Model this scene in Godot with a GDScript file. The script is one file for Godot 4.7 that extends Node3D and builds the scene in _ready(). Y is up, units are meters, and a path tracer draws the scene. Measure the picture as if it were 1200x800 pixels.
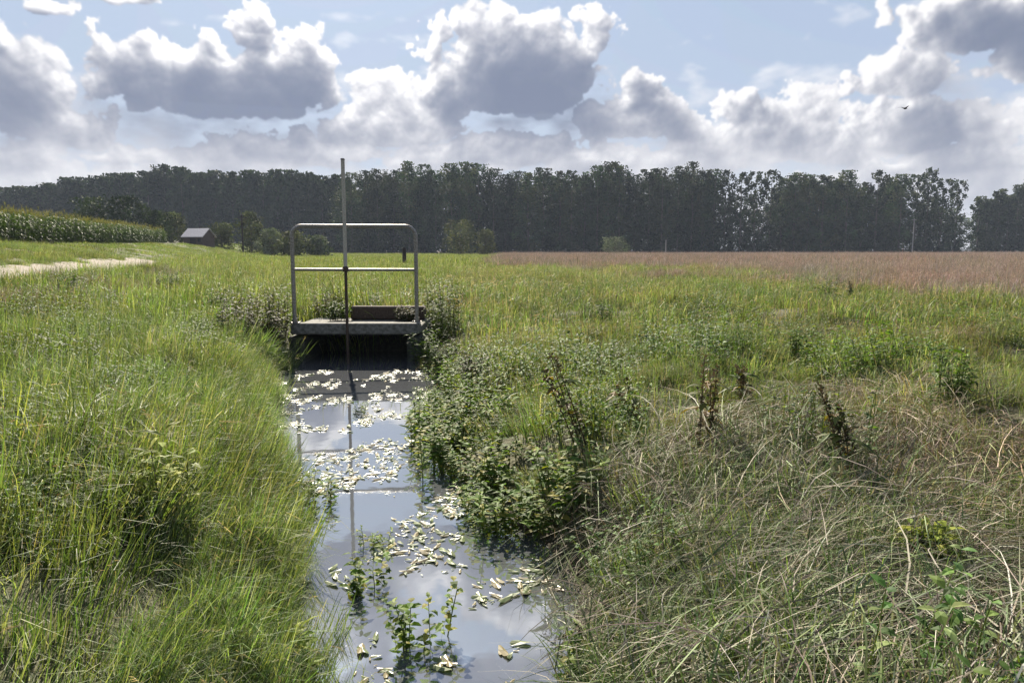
extends Node3D
# A meadow ditch with a small sluice, backlit by a high sun; y up, metres, water level at y = 0, camera looks along -Z.

const EYE := 1.7
const SUN_AZ := -14.0
const SUN_EL := 38.0
const SKY_GAIN := 3.0
const EXPOSURE := 2.7

var rng := RandomNumberGenerator.new()
var fine := FastNoiseLite.new()
var broad := FastNoiseLite.new()
var patch := FastNoiseLite.new()
var taken := {}
var M := {}


# ---------------------------------------------------------------- mesh helpers
class Shape:
	var v := PackedVector3Array()
	var n := PackedVector3Array()
	var c := PackedColorArray()
	var i := PackedInt32Array()

	func tri(a: Vector3, b: Vector3, d: Vector3, col: Color) -> void:
		var k := v.size()
		v.append(a); v.append(b); v.append(d)
		c.append(col); c.append(col); c.append(col)
		i.append(k); i.append(k + 1); i.append(k + 2)

	func quad(a: Vector3, b: Vector3, d: Vector3, e: Vector3, col: Color) -> void:
		tri(a, b, d, col); tri(a, d, e, col)

	# a blade, stem or stalk: a ribbon along a curve from p0 over p1 to p2, pointed at the end
	func ribbon(p0: Vector3, p1: Vector3, p2: Vector3, w: float, side: Vector3, col: Color, segs := 3, tip := 0.0) -> void:
		var k := v.size()
		for s in segs + 1:
			var t := float(s) / segs
			var p := p0 * (1.0 - t) * (1.0 - t) + p1 * 2.0 * t * (1.0 - t) + p2 * t * t
			var h := side * w * 0.5 * lerpf(1.0, tip, t * t)
			v.append(p - h); v.append(p + h)
			c.append(col); c.append(col)
		for s in segs:
			var q := k + s * 2
			i.append(q); i.append(q + 1); i.append(q + 3)
			i.append(q); i.append(q + 3); i.append(q + 2)

	# a leaf folded along its midrib
	func leaf(at: Vector3, along: Vector3, up: Vector3, length: float, width: float, col: Color, droop := 0.2) -> void:
		var side := along.cross(up).normalized() * width * 0.5
		var mid := at + along * length * 0.5
		var tip := at + along * length - up * length * droop
		var lift := up * width * 0.16
		var l1 := at + along * length * 0.3 - side + lift
		var r1 := at + along * length * 0.3 + side + lift
		var l2 := mid + along * length * 0.18 - side * 0.8 + lift * 0.7 - up * length * droop * 0.35
		var r2 := mid + along * length * 0.18 + side * 0.8 + lift * 0.7 - up * length * droop * 0.35
		var k := v.size()
		for p in [at, l1, r1, mid, l2, r2, tip]:
			v.append(p); c.append(col)
		for q in [0, 1, 3, 0, 3, 2, 1, 4, 3, 3, 5, 2, 4, 6, 3, 3, 6, 5]:
			i.append(k + q)

	# a round tube with normals, capped
	func tube(points: Array, radii: Array, sides: int, col: Color) -> void:
		var k := v.size()
		var ref := Vector3(0.31, 0.11, 0.94)
		for s in points.size():
			var t: Vector3 = (points[mini(s + 1, points.size() - 1)] - points[maxi(s - 1, 0)]).normalized()
			var a := t.cross(ref)
			if a.length() < 0.15:
				a = t.cross(Vector3(0.9, 0.4, 0.1))
			a = a.normalized()
			var b := t.cross(a)
			for q in sides:
				var ang := TAU * q / sides
				var nn := a * cos(ang) + b * sin(ang)
				v.append(points[s] + nn * radii[s]); n.append(nn); c.append(col)
		for s in points.size() - 1:
			for q in sides:
				var q2 := (q + 1) % sides
				var a0 := k + s * sides + q
				var a1 := k + s * sides + q2
				i.append(a0); i.append(a0 + sides); i.append(a1 + sides)
				i.append(a0); i.append(a1 + sides); i.append(a1)
		for e in [0, points.size() - 1]:
			var t: Vector3 = (points[1] - points[0]).normalized() * -1.0 if e == 0 else (points[e] - points[e - 1]).normalized()
			var m := v.size()
			v.append(points[e]); n.append(t); c.append(col)
			for q in sides:
				v.append(v[k + e * sides + q]); n.append(t); c.append(col)
			for q in sides:
				if e == 0:
					i.append(m); i.append(m + 1 + q); i.append(m + 1 + (q + 1) % sides)
				else:
					i.append(m); i.append(m + 1 + (q + 1) % sides); i.append(m + 1 + q)

	func face(a: Vector3, b: Vector3, d: Vector3, e: Vector3, col: Color) -> void:
		var nn := (d - a).cross(b - a).normalized()
		if nn.length() < 0.5:
			nn = (e - a).cross(d - a).normalized()
		var k := v.size()
		for p in [a, b, d, e]:
			v.append(p); n.append(nn); c.append(col)
		for q in [0, 1, 2, 0, 2, 3]:
			i.append(k + q)

	# a box with chamfered vertical and horizontal edges
	func box(lo: Vector3, hi: Vector3, col: Color, ch := 0.012) -> void:
		var o := (lo + hi) * 0.5
		var h := (hi - lo) * 0.5
		var x := Vector3(1, 0, 0); var y := Vector3(0, 1, 0); var z := Vector3(0, 0, 1)
		var ax := [x, y, z]
		var hs := [h.x, h.y, h.z]
		for a in 3:
			var b := (a + 1) % 3
			var d := (a + 2) % 3
			for s in [-1.0, 1.0]:
				var m: Vector3 = o + ax[a] * hs[a] * s
				var u: Vector3 = ax[b] * (hs[b] - ch)
				var w: Vector3 = ax[d] * (hs[d] - ch)
				_out(o, m - u - w, m + u - w, m + u + w, m - u + w, col)
		for a in 3:
			var b := (a + 1) % 3
			var d := (a + 2) % 3
			for s in [-1.0, 1.0]:
				for r in [-1.0, 1.0]:
					var e: Vector3 = ax[d] * (hs[d] - ch)
					var p: Vector3 = o + ax[a] * hs[a] * s + ax[b] * (hs[b] - ch) * r
					var q: Vector3 = o + ax[a] * (hs[a] - ch) * s + ax[b] * hs[b] * r
					_out(o, p - e, p + e, q + e, q - e, col)

	func _out(o: Vector3, a: Vector3, b: Vector3, d: Vector3, e: Vector3, col: Color) -> void:
		var nn := (d - a).cross(b - a)
		if nn.dot((a + d) * 0.5 - o) >= 0.0:
			face(a, b, d, e, col)
		else:
			face(a, e, d, b, col)

	func mesh() -> ArrayMesh:
		var arr := []
		arr.resize(Mesh.ARRAY_MAX)
		arr[Mesh.ARRAY_VERTEX] = v
		if n.size() == v.size():
			arr[Mesh.ARRAY_NORMAL] = n
		arr[Mesh.ARRAY_COLOR] = c
		arr[Mesh.ARRAY_INDEX] = i
		var m := ArrayMesh.new()
		m.add_surface_from_arrays(Mesh.PRIMITIVE_TRIANGLES, arr)
		return m


func numbered(called: String) -> String:
	taken[called] = taken.get(called, -1) + 1
	return called if taken[called] == 0 else "%s_%03d" % [called, taken[called]]


func tag(o: Node, label: String, category: String, group := "", kind := "") -> Node:
	o.set_meta("label", label)
	o.set_meta("category", category)
	if group:
		o.set_meta("group", group)
	if kind:
		o.set_meta("kind", kind)
	return o


func thing(called: String, label: String, category: String, at := Vector3.ZERO, turn := 0.0, group := "") -> Node3D:
	var o := Node3D.new()
	o.name = numbered(called)
	add_child(o)
	o.position = at
	o.rotation.y = turn
	tag(o, label, category, group)
	return o


func part(called: String, m: Mesh, mat: Material, parent: Node) -> MeshInstance3D:
	var o := MeshInstance3D.new()
	o.name = called if parent != self else numbered(called)
	o.mesh = m
	o.material_override = mat
	parent.add_child(o, true)
	return o


func copy_of(o: Node3D, at: Vector3, turn: float, size := Vector3.ONE) -> Node3D:
	var base := String(o.name)
	var cut := base.length() - 4
	if cut > 0 and base[cut] == "_" and base.substr(cut + 1).is_valid_int():
		base = base.substr(0, cut)
	var r: Node3D = o.duplicate()
	r.name = numbered(base)
	add_child(r)
	r.transform = Transform3D(Basis(Vector3.UP, turn).scaled_local(size), at)
	return r


# one uncountable mass: several clump meshes, each scattered as a MultiMesh
func mass(called: String, label: String, category: String, meshes: Array, mat: Material, where: Array, tint: Array) -> void:
	var o := Node3D.new()
	o.name = numbered(called)
	add_child(o)
	tag(o, label, category, "", "stuff")
	for k in meshes.size():
		if where[k].size() == 0:
			continue
		var mm := MultiMesh.new()
		mm.transform_format = MultiMesh.TRANSFORM_3D
		mm.use_colors = true
		mm.mesh = meshes[k]
		mm.instance_count = where[k].size()
		for q in where[k].size():
			mm.set_instance_transform(q, where[k][q])
			mm.set_instance_color(q, tint[k][q])
		var mi := MultiMeshInstance3D.new()
		mi.name = "blades"
		mi.multimesh = mm
		mi.material_override = mat
		mi.set_meta("kind", "stuff")
		o.add_child(mi, true)


func pick(pal: Array) -> Color:
	var a: Array = pal[rng.randi() % pal.size()]
	var k := rng.randf_range(0.6, 1.45)
	return Color(a[0] * k * rng.randf_range(0.92, 1.08), a[1] * k, a[2] * k * rng.randf_range(0.9, 1.1))


# ---------------------------------------------------------------- the lie of the land
const ED := [0.0, 1.5, 2.75, 3.48, 4.38, 5.41, 6.71, 9.35, 11.3, 14.0]
const EL := [-0.40, -0.60, -0.86, -1.08, -1.36, -1.80, -2.32, -3.20, -3.36, -3.4]
const ER := [0.16, 0.20, 0.27, 0.32, 0.04, -0.38, -0.62, -0.80, -1.38, -1.4]


func along(a: Array, d: float) -> float:
	if d <= ED[0]:
		return a[0]
	for k in range(1, ED.size()):
		if d <= ED[k]:
			return lerpf(a[k - 1], a[k], (d - ED[k - 1]) / (ED[k] - ED[k - 1]))
	return a[-1]


func left_edge(d: float) -> float:
	return along(EL, d) + fine.get_noise_2d(d * 2.2, 3.0) * 0.09 * smoothstep(11.2, 10.0, d)


func right_edge(d: float) -> float:
	return along(ER, d) + fine.get_noise_2d(d * 2.0, 40.0) * 0.16 * smoothstep(11.2, 10.0, d)


# metres from the edge of the corn, towards it positive
func corn_side(x: float, z: float) -> float:
	return (x + 27.6) * -0.954 + (z + 40.0) * 0.298


func track_middle(d: float) -> float:
	return -12.9 - (d - 18.5) * 0.318 - maxf(0.0, d - 42.0) * maxf(0.0, d - 42.0) * 0.01


func ground(x: float, z: float) -> float:
	var d := -z
	var c := corn_side(x, z)
	var base := 0.48
	if c > 0.0:
		base = 2.07 + 0.05 * c
	elif c > -7.3:
		base = 1.06 + (c + 7.3) / 7.3 * 1.01
	elif c > -14.0:
		base = 0.48 + (c + 14.0) / 6.7 * 0.58
	base += clampf((d - 40.0) * 0.0085, 0.0, 3.0) * smoothstep(-14.0, 0.0, c)
	var near := smoothstep(40.0, 10.0, d)
	base += broad.get_noise_2d(x, z) * 0.10 + fine.get_noise_2d(x, z) * 0.07 * near
	if x > right_edge(d) and d < 14.0:
		base += (absf(fine.get_noise_2d(x * 0.6 + 50.0, z * 0.6)) * 0.34 - 0.1) * near
	var off := absf(x - track_middle(d))
	if d > 8.0 and d < 60.0:
		base -= 0.07 * smoothstep(1.9, 1.2, off)
	if d < 13.2 and d > -1.5:
		var l := left_edge(d)
		var r := right_edge(d)
		var low := base
		if x < l:
			low = lerpf(-0.02, base, 1.0 - exp((x - l) / 0.26))
		elif x > r:
			low = lerpf(-0.02, base, 1.0 - exp((r - x) / 0.55))
		else:
			low = -minf(0.35, 0.02 + minf(x - l, r - x) * 1.4)
		base = lerpf(low, base, maxf(smoothstep(12.55, 12.75, d), smoothstep(0.9, 0.2, d)))
	return base


func stepped(lo: float, hi: float, step: float, reach: float, grow: float) -> Array:
	var a := []
	var x := lo
	while x <= hi:
		a.append(x)
		x += step
	var s := step
	while a[-1] < reach:
		s *= grow
		a.append(a[-1] + s)
	return a


# ---------------------------------------------------------------- the sky
var puffs := [[-20.6, 11.2, 8.0, 2.7, 1.1], [-17.0, 12.2, 4.6, 2.6, 1.0], [-24.5, 11.8, 4.2, 2.3, 0.9], [0.8, 12.6, 6.4, 3.4, 1.2], [-9.0, 9.2, 5.0, 2.4, 0.3], [8.5, 9.6, 4.5, 2.2, 0.5], [-20.2,10.6,6.4,2.4,1],[-25.8,10.6,2.9,2.1,0.8],[-27.5,12.7,1.4,1.5,0.6],[-23.6,12.6,2.4,1.5,0.6],[-18.3,14.8,2.1,1.7,0.7],[-14.6,13.4,2.2,2.1,0.8],[-16.4,11.3,3.5,2.4,1],[-21.7,12.5,3.2,1.6,0.8],
	[0.3,11.7,6.0,3.0,1.1],[-1.9,15.5,2.6,2.2,0.6],[1.3,13.8,3.8,2.9,1],[6.3,15.5,2.1,1.9,0.6],[9.2,11.0,2.2,1.8,0.8],[-5.1,11.4,2.5,2.7,0.8],[-5.8,14.8,1.2,2.3,0.5],[3.8,13.4,2.8,2.3,0.8],
	[-32.6,9.4,3.2,3.8,0.8],[-29.9,7.8,2.7,2.1,0.45],[-34.7,11.4,2.1,2.5,0.8],[-11.4,8.8,3.7,1.8,0.35],[-9.5,11.3,2.5,1.8,0.3],[-15.7,7.2,7.2,1.1,0.45],[0.0,7.2,8.3,1.2,0.5],[12.0,8.8,2.5,1.5,0.35],
	[17.3,10.1,2.0,1.6,0.7],[15.7,7.8,5.3,2.1,0.4],[20.3,8.5,3.4,2.9,0.35],[23.2,10.8,1.0,1.0,0.5],[27.0,11.5,3.2,2.1,0.4],[30.7,13.9,4.2,2.5,1],[34.0,12.0,3.0,2.9,0.9],[27.2,8.0,3.8,2.3,0.9],
	[32.1,7.4,2.3,1.5,0.3],[29.4,5.7,5.9,1.0,0.5],[25.3,15.1,1.0,1.2,0.4],[-30.7,14.9,1.4,0.7,0.6],[-27.2,16.1,3.0,0.6,0.5],[-33.1,5.5,3.2,1.0,0.4],[-26.3,6.2,3.1,0.9,0.4]]
var cloud_a := FastNoiseLite.new()
var cloud_b := FastNoiseLite.new()
var cloud_c := FastNoiseLite.new()


# columns by rows of (cover, thickness) for a window of the sky in degrees
func cloud_window(az0: float, az1: float, el0: float, el1: float, cols: int, rows: int) -> Array:
	var cover := PackedFloat32Array()
	var thick := PackedFloat32Array()
	cover.resize(cols * rows)
	thick.resize(cols * rows)
	var mine := []
	for q in puffs:
		if q[0] + q[2] + 5.0 > az0 and q[0] - q[2] - 5.0 < az1:
			mine.append(q)
	for y in rows:
		var el := el1 - (el1 - el0) * (y + 0.5) / rows
		var row := []
		for q in mine:
			if absf(el - q[1]) < q[3] + 5.0:
				row.append(PackedFloat32Array([q[0], q[1], 1.0 / q[2], 1.0 / q[3], q[4]]))
		var ce := cos(deg_to_rad(el))
		var se := sin(deg_to_rad(el))
		for x in cols:
			var az := az0 + (az1 - az0) * (x + 0.5) / cols
			var r := deg_to_rad(az)
			var p := Vector3(sin(r) * ce, se, -cos(r) * ce) * 100.0
			var wa := cloud_a.get_noise_3dv(p)
			var wb := cloud_a.get_noise_3d(p.x + 300.0, p.y, p.z)
			var bil := 0.24 - cloud_b.get_noise_3dv(p) * 0.56
			var aa := az + wa * 2.4
			var ee := el + wb * 1.7
			var best := -1.0
			var th := 0.0
			for q: PackedFloat32Array in row:
				var dx := (aa - q[0]) * q[2]
				if dx > 1.6 or dx < -1.6:
					continue
				var dy := (ee - q[1]) * q[3]
				if el < q[1]:
					dy = minf(0.0, (el + wb * 0.45 - q[1]) * q[3] * 1.5)
				var t := 1.0 - dx * dx - dy * dy
				if t > best:
					best = t
				if t * q[4] > th:
					th = t * q[4]
			var veil := cloud_c.get_noise_3d(p.x, p.y * 2.4, p.z)
			var low := smoothstep(16.0, 3.0, el) * 1.0 + veil * 1.1 - 0.24
			var a := best + bil * 0.62
			var k := y * cols + x
			var full := smoothstep(0.0, 0.15, a)
			cover[k] = maxf(full, clampf(low, 0.0, 0.92))
			thick[k] = maxf(0.0, th * 1.15 + (bil - 0.1) * 0.8 * full) * full + clampf(low, 0.0, 1.0) * 0.10
	return [cover, thick]


# a running mean along rows, then along columns
func softened(a: PackedFloat32Array, cols: int, rows: int, rx: int, ry: int) -> PackedFloat32Array:
	var b := a.duplicate()
	for y in rows:
		var sum := 0.0
		for x in range(-rx, cols):
			if x + rx < cols:
				sum += a[y * cols + x + rx]
			if x - rx - 1 >= 0:
				sum -= a[y * cols + x - rx - 1]
			if x >= 0:
				b[y * cols + x] = sum / (mini(x + rx, cols - 1) - maxi(x - rx, 0) + 1)
	var c := b.duplicate()
	for x in cols:
		var sum := 0.0
		for y in range(-ry, rows):
			if y + ry < rows:
				sum += b[(y + ry) * cols + x]
			if y - ry - 1 >= 0:
				sum -= b[(y - ry - 1) * cols + x]
			if y >= 0:
				c[y * cols + x] = sum / (mini(y + ry, rows - 1) - maxi(y - ry, 0) + 1)
	return c


func sky_colors(az0: float, az1: float, el0: float, el1: float, cols: int, rows: int, drop: int) -> Image:
	var f := cloud_window(az0, az1, el0, el1, cols, rows)
	var cover: PackedFloat32Array = f[0]
	var thick: PackedFloat32Array = f[1]
	var im := Image.create(cols, rows - drop, false, Image.FORMAT_RGB8)
	var per_az := cols / (az1 - az0)
	var per_el := rows / (el1 - el0)
	var soft := softened(thick, cols, rows, maxi(1, roundi(0.55 * per_az)), maxi(1, roundi(0.4 * per_el)))
	soft = softened(soft, cols, rows, maxi(1, roundi(0.35 * per_az)), maxi(1, roundi(0.25 * per_el)))
	var s := deg_to_rad(SUN_AZ)
	var e := deg_to_rad(SUN_EL)
	var sun := Vector3(sin(s) * cos(e), sin(e), -cos(s) * cos(e))
	for y in range(drop, rows):
		var el := el1 - (el1 - el0) * (y + 0.5) / rows
		for x in cols:
			var az := az0 + (az1 - az0) * (x + 0.5) / cols
			var r := deg_to_rad(az)
			var ce := cos(deg_to_rad(el))
			var p := Vector3(sin(r) * ce, sin(deg_to_rad(el)), -cos(r) * ce)
			var far := rad_to_deg(acos(clampf(p.dot(sun), -1.0, 1.0)))
			var glow := 5.0 * exp(-far / 5.5) + 0.45 * exp(-far / 30.0)
			var h := clampf(el / 90.0, 0.0, 1.0)
			var blue := Color(0.50, 0.60, 0.75).lerp(Color(0.20, 0.34, 0.62), pow(h, 0.55))
			blue = blue.lerp(Color(0.66, 0.71, 0.79), exp(-el / 7.0))
			blue += Color(0.55, 0.55, 0.52) * glow
			var k := y * cols + x
			var col := blue
			var a := cover[k]
			if a > 0.01:
				# light that reaches this spot through the cloud between it and the sun
				var dx := wrapf(SUN_AZ - az, -180.0, 180.0) * ce
				var dy := SUN_EL - el
				var l := maxf(0.001, sqrt(dx * dx + dy * dy))
				dx /= l
				dy /= l
				var tau := thick[k] * 0.42
				for q in range(1, 12):
					var g := 0.030 * q * q + 0.10 * q
					var sx := clampi(x + roundi(dx * g * per_az / maxf(ce, 0.2)), 0, cols - 1)
					var sy := clampi(y - roundi(dy * g * per_el), 0, rows - 1)
					tau += soft[sy * cols + sx] * (0.11 + 0.018 * q)
				# relief of the billows: the side towards the sun has less cloud before it
				for g: float in [0.18, 0.40, 0.8]:
					var bx := clampi(x + roundi(dx * g * per_az / maxf(ce, 0.2)), 0, cols - 1)
					var by := clampi(y - roundi(dy * g * per_el), 0, rows - 1)
					tau += 0.55 * (thick[by * cols + bx] - thick[k])
				tau = maxf(tau, 0.0)
				var lit := exp(-tau * lerpf(0.75, 1.55, smoothstep(5.5, 10.0, el)))
				var white := Color(0.97, 0.96, 0.975) * (1.0 + 0.75 * glow)
				var grey := Color(0.225, 0.268, 0.385) * (0.90 + 0.35 * glow)
				var body := grey.lerp(white, lit)
				body = body.lerp(Color(0.76, 0.78, 0.85), 0.4 * exp(-el / 4.5))
				col = blue.lerp(body, a)
			col = Color(col.r / (SKY_GAIN * EXPOSURE), col.g / (SKY_GAIN * EXPOSURE), col.b / (SKY_GAIN * EXPOSURE)).clamp()
			im.set_pixel(x, y - drop, col.linear_to_srgb())
	return im


func make_sky() -> Sky:
	cloud_a.seed = 5; cloud_a.frequency = 0.16; cloud_a.fractal_octaves = 5; cloud_a.fractal_gain = 0.55
	cloud_b.seed = 9; cloud_b.frequency = 0.20; cloud_b.fractal_octaves = 5; cloud_b.fractal_gain = 0.52; cloud_b.fractal_type = FastNoiseLite.FRACTAL_RIDGED
	cloud_c.seed = 14; cloud_c.frequency = 0.11; cloud_c.fractal_octaves = 5; cloud_c.fractal_gain = 0.5
	# the same kind of cumulus all round and overhead
	rng.seed = 77
	# a low bank of paler cloud right round the horizon
	for k in 120:
		puffs.append([rng.randf_range(-180.0, 180.0), rng.randf_range(3.6, 8.0), rng.randf_range(2.4, 6.0), rng.randf_range(1.0, 2.2), rng.randf_range(0.10, 0.42)])
	for k in 95:
		var az := rng.randf_range(-180.0, 180.0)
		var el := 5.0 + 62.0 * pow(rng.randf(), 1.5)
		if absf(az) < 41.0 and el < 21.5:
			continue
		var big := rng.randf_range(0.7, 1.3) * (1.0 + el / 45.0)
		var wide := 1.0 / maxf(0.3, cos(deg_to_rad(el)))
		for q in 6:
			puffs.append([az + rng.randf_range(-5.0, 5.0) * big * wide, el + rng.randf_range(-0.6, 2.6) * big, rng.randf_range(1.8, 4.4) * big * wide, rng.randf_range(1.3, 2.4) * big, rng.randf_range(0.5, 1.0)])
	var all := sky_colors(-180.0, 180.0, 0.0, 90.0, 768, 192, 0)
	all.resize(4096, 1024, Image.INTERPOLATE_CUBIC)
	var pano := Image.create(4096, 2048, false, Image.FORMAT_RGB8)
	pano.fill(Color(0.40, 0.42, 0.42) / (SKY_GAIN * EXPOSURE) * 1.4)
	pano.blit_rect(all, Rect2i(0, 0, 4096, 1024), Vector2i(0, 0))
	# the part that the lens can see, at the full grain of the picture: the same formula
	var drop := 70
	var c0 := 1592
	var nc := 912
	var top := 24.0 + 70.0 * 90.0 / 1024.0
	var rows := int(round(top / 90.0 * 1024.0))
	top = rows * 90.0 / 1024.0
	var view := sky_colors(c0 * 360.0 / 4096.0 - 180.0, (c0 + nc) * 360.0 / 4096.0 - 180.0, 0.0, top, nc, rows, drop)
	pano.blit_rect(view, Rect2i(0, 0, nc, rows - drop), Vector2i(c0, 1024 - rows + drop))
	# Godot looks along -Z at the left edge of a panorama
	var turned := Image.create(4096, 2048, false, Image.FORMAT_RGB8)
	turned.blit_rect(pano, Rect2i(2048, 0, 2048, 2048), Vector2i(0, 0))
	turned.blit_rect(pano, Rect2i(0, 0, 2048, 2048), Vector2i(2048, 0))
	var mat := PanoramaSkyMaterial.new()
	mat.panorama = ImageTexture.create_from_image(turned)
	mat.energy_multiplier = 1.0
	var sky := Sky.new()
	sky.sky_material = mat
	return sky


# ---------------------------------------------------------------- materials
func noise_tex(freq: float, octaves: int, lo: Color, hi: Color, s: int, size := 512) -> NoiseTexture2D:
	var nz := FastNoiseLite.new()
	nz.seed = s
	nz.frequency = freq
	nz.fractal_octaves = octaves
	var t := NoiseTexture2D.new()
	t.width = size
	t.height = size
	t.seamless = true
	t.noise = nz
	var g := Gradient.new()
	g.set_color(0, lo)
	g.set_color(1, hi)
	t.color_ramp = g
	return t


func bump_tex(freq: float, octaves: int, strength: float, s: int) -> NoiseTexture2D:
	var nz := FastNoiseLite.new()
	nz.seed = s
	nz.frequency = freq
	nz.fractal_octaves = octaves
	var t := NoiseTexture2D.new()
	t.width = 512
	t.height = 512
	t.seamless = true
	t.as_normal_map = true
	t.bump_strength = strength
	t.noise = nz
	return t


func plant_material(rough: float, through: Color) -> StandardMaterial3D:
	var m := StandardMaterial3D.new()
	m.vertex_color_use_as_albedo = true
	m.roughness = rough
	m.cull_mode = BaseMaterial3D.CULL_DISABLED
	m.metallic_specular = 0.32
	m.backlight_enabled = true
	m.backlight = through
	return m


func solid(col: Color, rough: float, metal := 0.0, tex: Texture2D = null, scale := 1.0, bump: Texture2D = null, depth := 1.0) -> StandardMaterial3D:
	var m := StandardMaterial3D.new()
	m.albedo_color = col.linear_to_srgb()
	m.roughness = rough
	m.metallic = metal
	if tex or bump:
		m.uv1_triplanar = true
		m.uv1_world_triplanar = true
		m.uv1_scale = Vector3.ONE * scale
		m.albedo_texture = tex
	if bump:
		m.normal_enabled = true
		m.normal_texture = bump
		m.normal_scale = depth
	return m


func make_materials() -> void:
	M.grass = plant_material(0.5, Color(0.97, 0.98, 0.68))
	M.straw = plant_material(0.6, Color(0.62, 0.6, 0.5))
	M.herb = plant_material(0.55, Color(0.88, 0.92, 0.45))
	M.herb.metallic_specular = 0.25
	M.water_leaf = plant_material(0.6, Color(0.9, 0.96, 0.45))
	M.pad = plant_material(0.42, Color(0.5, 0.55, 0.3))
	M.pad.metallic_specular = 0.5
	M.crown = plant_material(0.85, Color(0.46, 0.52, 0.28))
	M.bark = solid(Color(0.10, 0.085, 0.065), 0.9)
	M.stem = plant_material(0.6, Color(0.3, 0.3, 0.2))
	var soil := solid(Color(1, 1, 1), 0.95, 0.0, noise_tex(0.05, 5, Color(0.62, 0.58, 0.52), Color(1, 1, 1), 3), 0.6, bump_tex(0.06, 5, 6.0, 4), 1.0)
	soil.vertex_color_use_as_albedo = true
	M.soil = soil
	M.track = solid(Color(0.32, 0.285, 0.235), 0.95, 0.0, noise_tex(0.03, 5, Color(0.68, 0.66, 0.62), Color(1, 1, 1), 21), 0.45, bump_tex(0.08, 4, 4.0, 22), 1.0)
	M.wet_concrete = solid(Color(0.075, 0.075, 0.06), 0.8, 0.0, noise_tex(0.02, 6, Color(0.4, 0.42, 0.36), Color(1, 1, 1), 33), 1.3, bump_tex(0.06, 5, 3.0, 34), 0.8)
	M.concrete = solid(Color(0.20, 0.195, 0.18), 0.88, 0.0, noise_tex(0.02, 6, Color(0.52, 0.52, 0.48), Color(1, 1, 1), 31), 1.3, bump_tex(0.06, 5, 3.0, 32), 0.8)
	M.zinc = solid(Color(0.40, 0.415, 0.425), 0.5, 0.75, noise_tex(0.035, 5, Color(0.50, 0.44, 0.38), Color(1, 1, 1), 41), 2.2)
	M.pole = solid(Color(0.55, 0.53, 0.49), 0.7, 0.1, noise_tex(0.03, 5, Color(0.6, 0.58, 0.54), Color(1, 1, 1), 43), 4.0)
	M.rust = solid(Color(0.10, 0.075, 0.055), 0.75, 0.3, noise_tex(0.04, 5, Color(0.5, 0.42, 0.36), Color(1, 1, 1), 45), 4.0)
	M.timber = solid(Color(0.10, 0.072, 0.052), 0.9, 0.0, noise_tex(0.03, 5, Color(0.5, 0.46, 0.42), Color(1, 1, 1), 47), 2.0, bump_tex(0.05, 4, 4.0, 48), 0.8)
	M.dark_wood = solid(Color(0.05, 0.04, 0.035), 0.85, 0.0, noise_tex(0.03, 5, Color(0.6, 0.55, 0.5), Color(1, 1, 1), 49), 2.0)
	M.pale_wood = solid(Color(0.42, 0.40, 0.36), 0.85, 0.0, noise_tex(0.03, 5, Color(0.7, 0.7, 0.7), Color(1, 1, 1), 50), 1.0)
	M.roof = solid(Color(0.62, 0.60, 0.60), 0.35, 0.3, noise_tex(0.02, 4, Color(0.8, 0.78, 0.78), Color(1, 1, 1), 51), 0.4)
	M.wall = solid(Color(0.13, 0.10, 0.085), 0.9, 0.0, noise_tex(0.03, 4, Color(0.7, 0.66, 0.62), Color(1, 1, 1), 52), 0.5)
	M.glass = solid(Color(0.03, 0.035, 0.04), 0.08)
	M.bird = solid(Color(0.03, 0.03, 0.032), 0.7)
	var w := solid(Color(0.37, 0.39, 0.42), 0.03, 0.83, null, 0.7, bump_tex(0.012, 3, 2.0, 61), 0.03)
	w.metallic_specular = 0.6
	M.water = w


# ---------------------------------------------------------------- clumps of blades
func disc(radius: float) -> Vector3:
	var a := rng.randf() * TAU
	var r := radius * sqrt(rng.randf())
	return Vector3(cos(a) * r, 0, sin(a) * r)


func blade_clump(count: int, radius: float, low: float, high: float, width: float, bend: float, pal: Array, heads := 0.0, head_pal := []) -> ArrayMesh:
	var s := Shape.new()
	# blades stand together in tussocks, each of its own height and tone
	var tufts := []
	for k in maxi(6, int(radius * radius * 75.0)):
		var tone := rng.randf_range(0.62, 1.32)
		tufts.append([disc(radius), rng.randf_range(0.45, 1.3), Color(tone * rng.randf_range(0.88, 1.12), tone, tone * rng.randf_range(0.8, 1.25)), disc(0.5)])
	for k in count:
		var tuft: Array = tufts[rng.randi() % tufts.size()]
		var at: Vector3 = tuft[0] + disc(0.13)
		var a := rng.randf() * TAU
		var out: Vector3 = (Vector3(cos(a), 0, sin(a)) + tuft[3]).normalized()
		var l: float = rng.randf_range(low, high) * tuft[1]
		var b := bend * rng.randf_range(0.15, 1.3)
		var p2 := at + out * l * b * 0.75 + Vector3.UP * l * maxf(0.35, 1.0 - b * 0.55)
		var p1 := at + out * l * b * 0.08 + Vector3.UP * l * 0.62
		var side := (Vector3(-out.z, 0, out.x) + disc(0.7)).normalized()
		var col: Color = pick(pal) * tuft[2]
		if rng.randf() < heads:
			var tall := rng.randf_range(1.05, 1.4)
			p1 *= Vector3(1, tall, 1)
			p2 = Vector3(p2.x, p2.y * tall, p2.z)
			s.ribbon(at, p1, p2, width * 0.4, side, col, 3, 0.6)
			var hc := pick(head_pal)
			var dir := (p2 - p1).normalized()
			for q in 6:
				var w := (disc(1.0) + dir * 0.9).normalized()
				var f := p2 - dir * 0.014 * q
				s.ribbon(f, f + w * 0.01, f + w * 0.022 - Vector3.UP * 0.004, width * 0.55, dir.cross(w).normalized(), hc, 1, 0.3)
		else:
			s.ribbon(at - Vector3.UP * 0.03, p1, p2, width * rng.randf_range(0.6, 1.3), side, col, 3, 0.0)
	return s.mesh()


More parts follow.
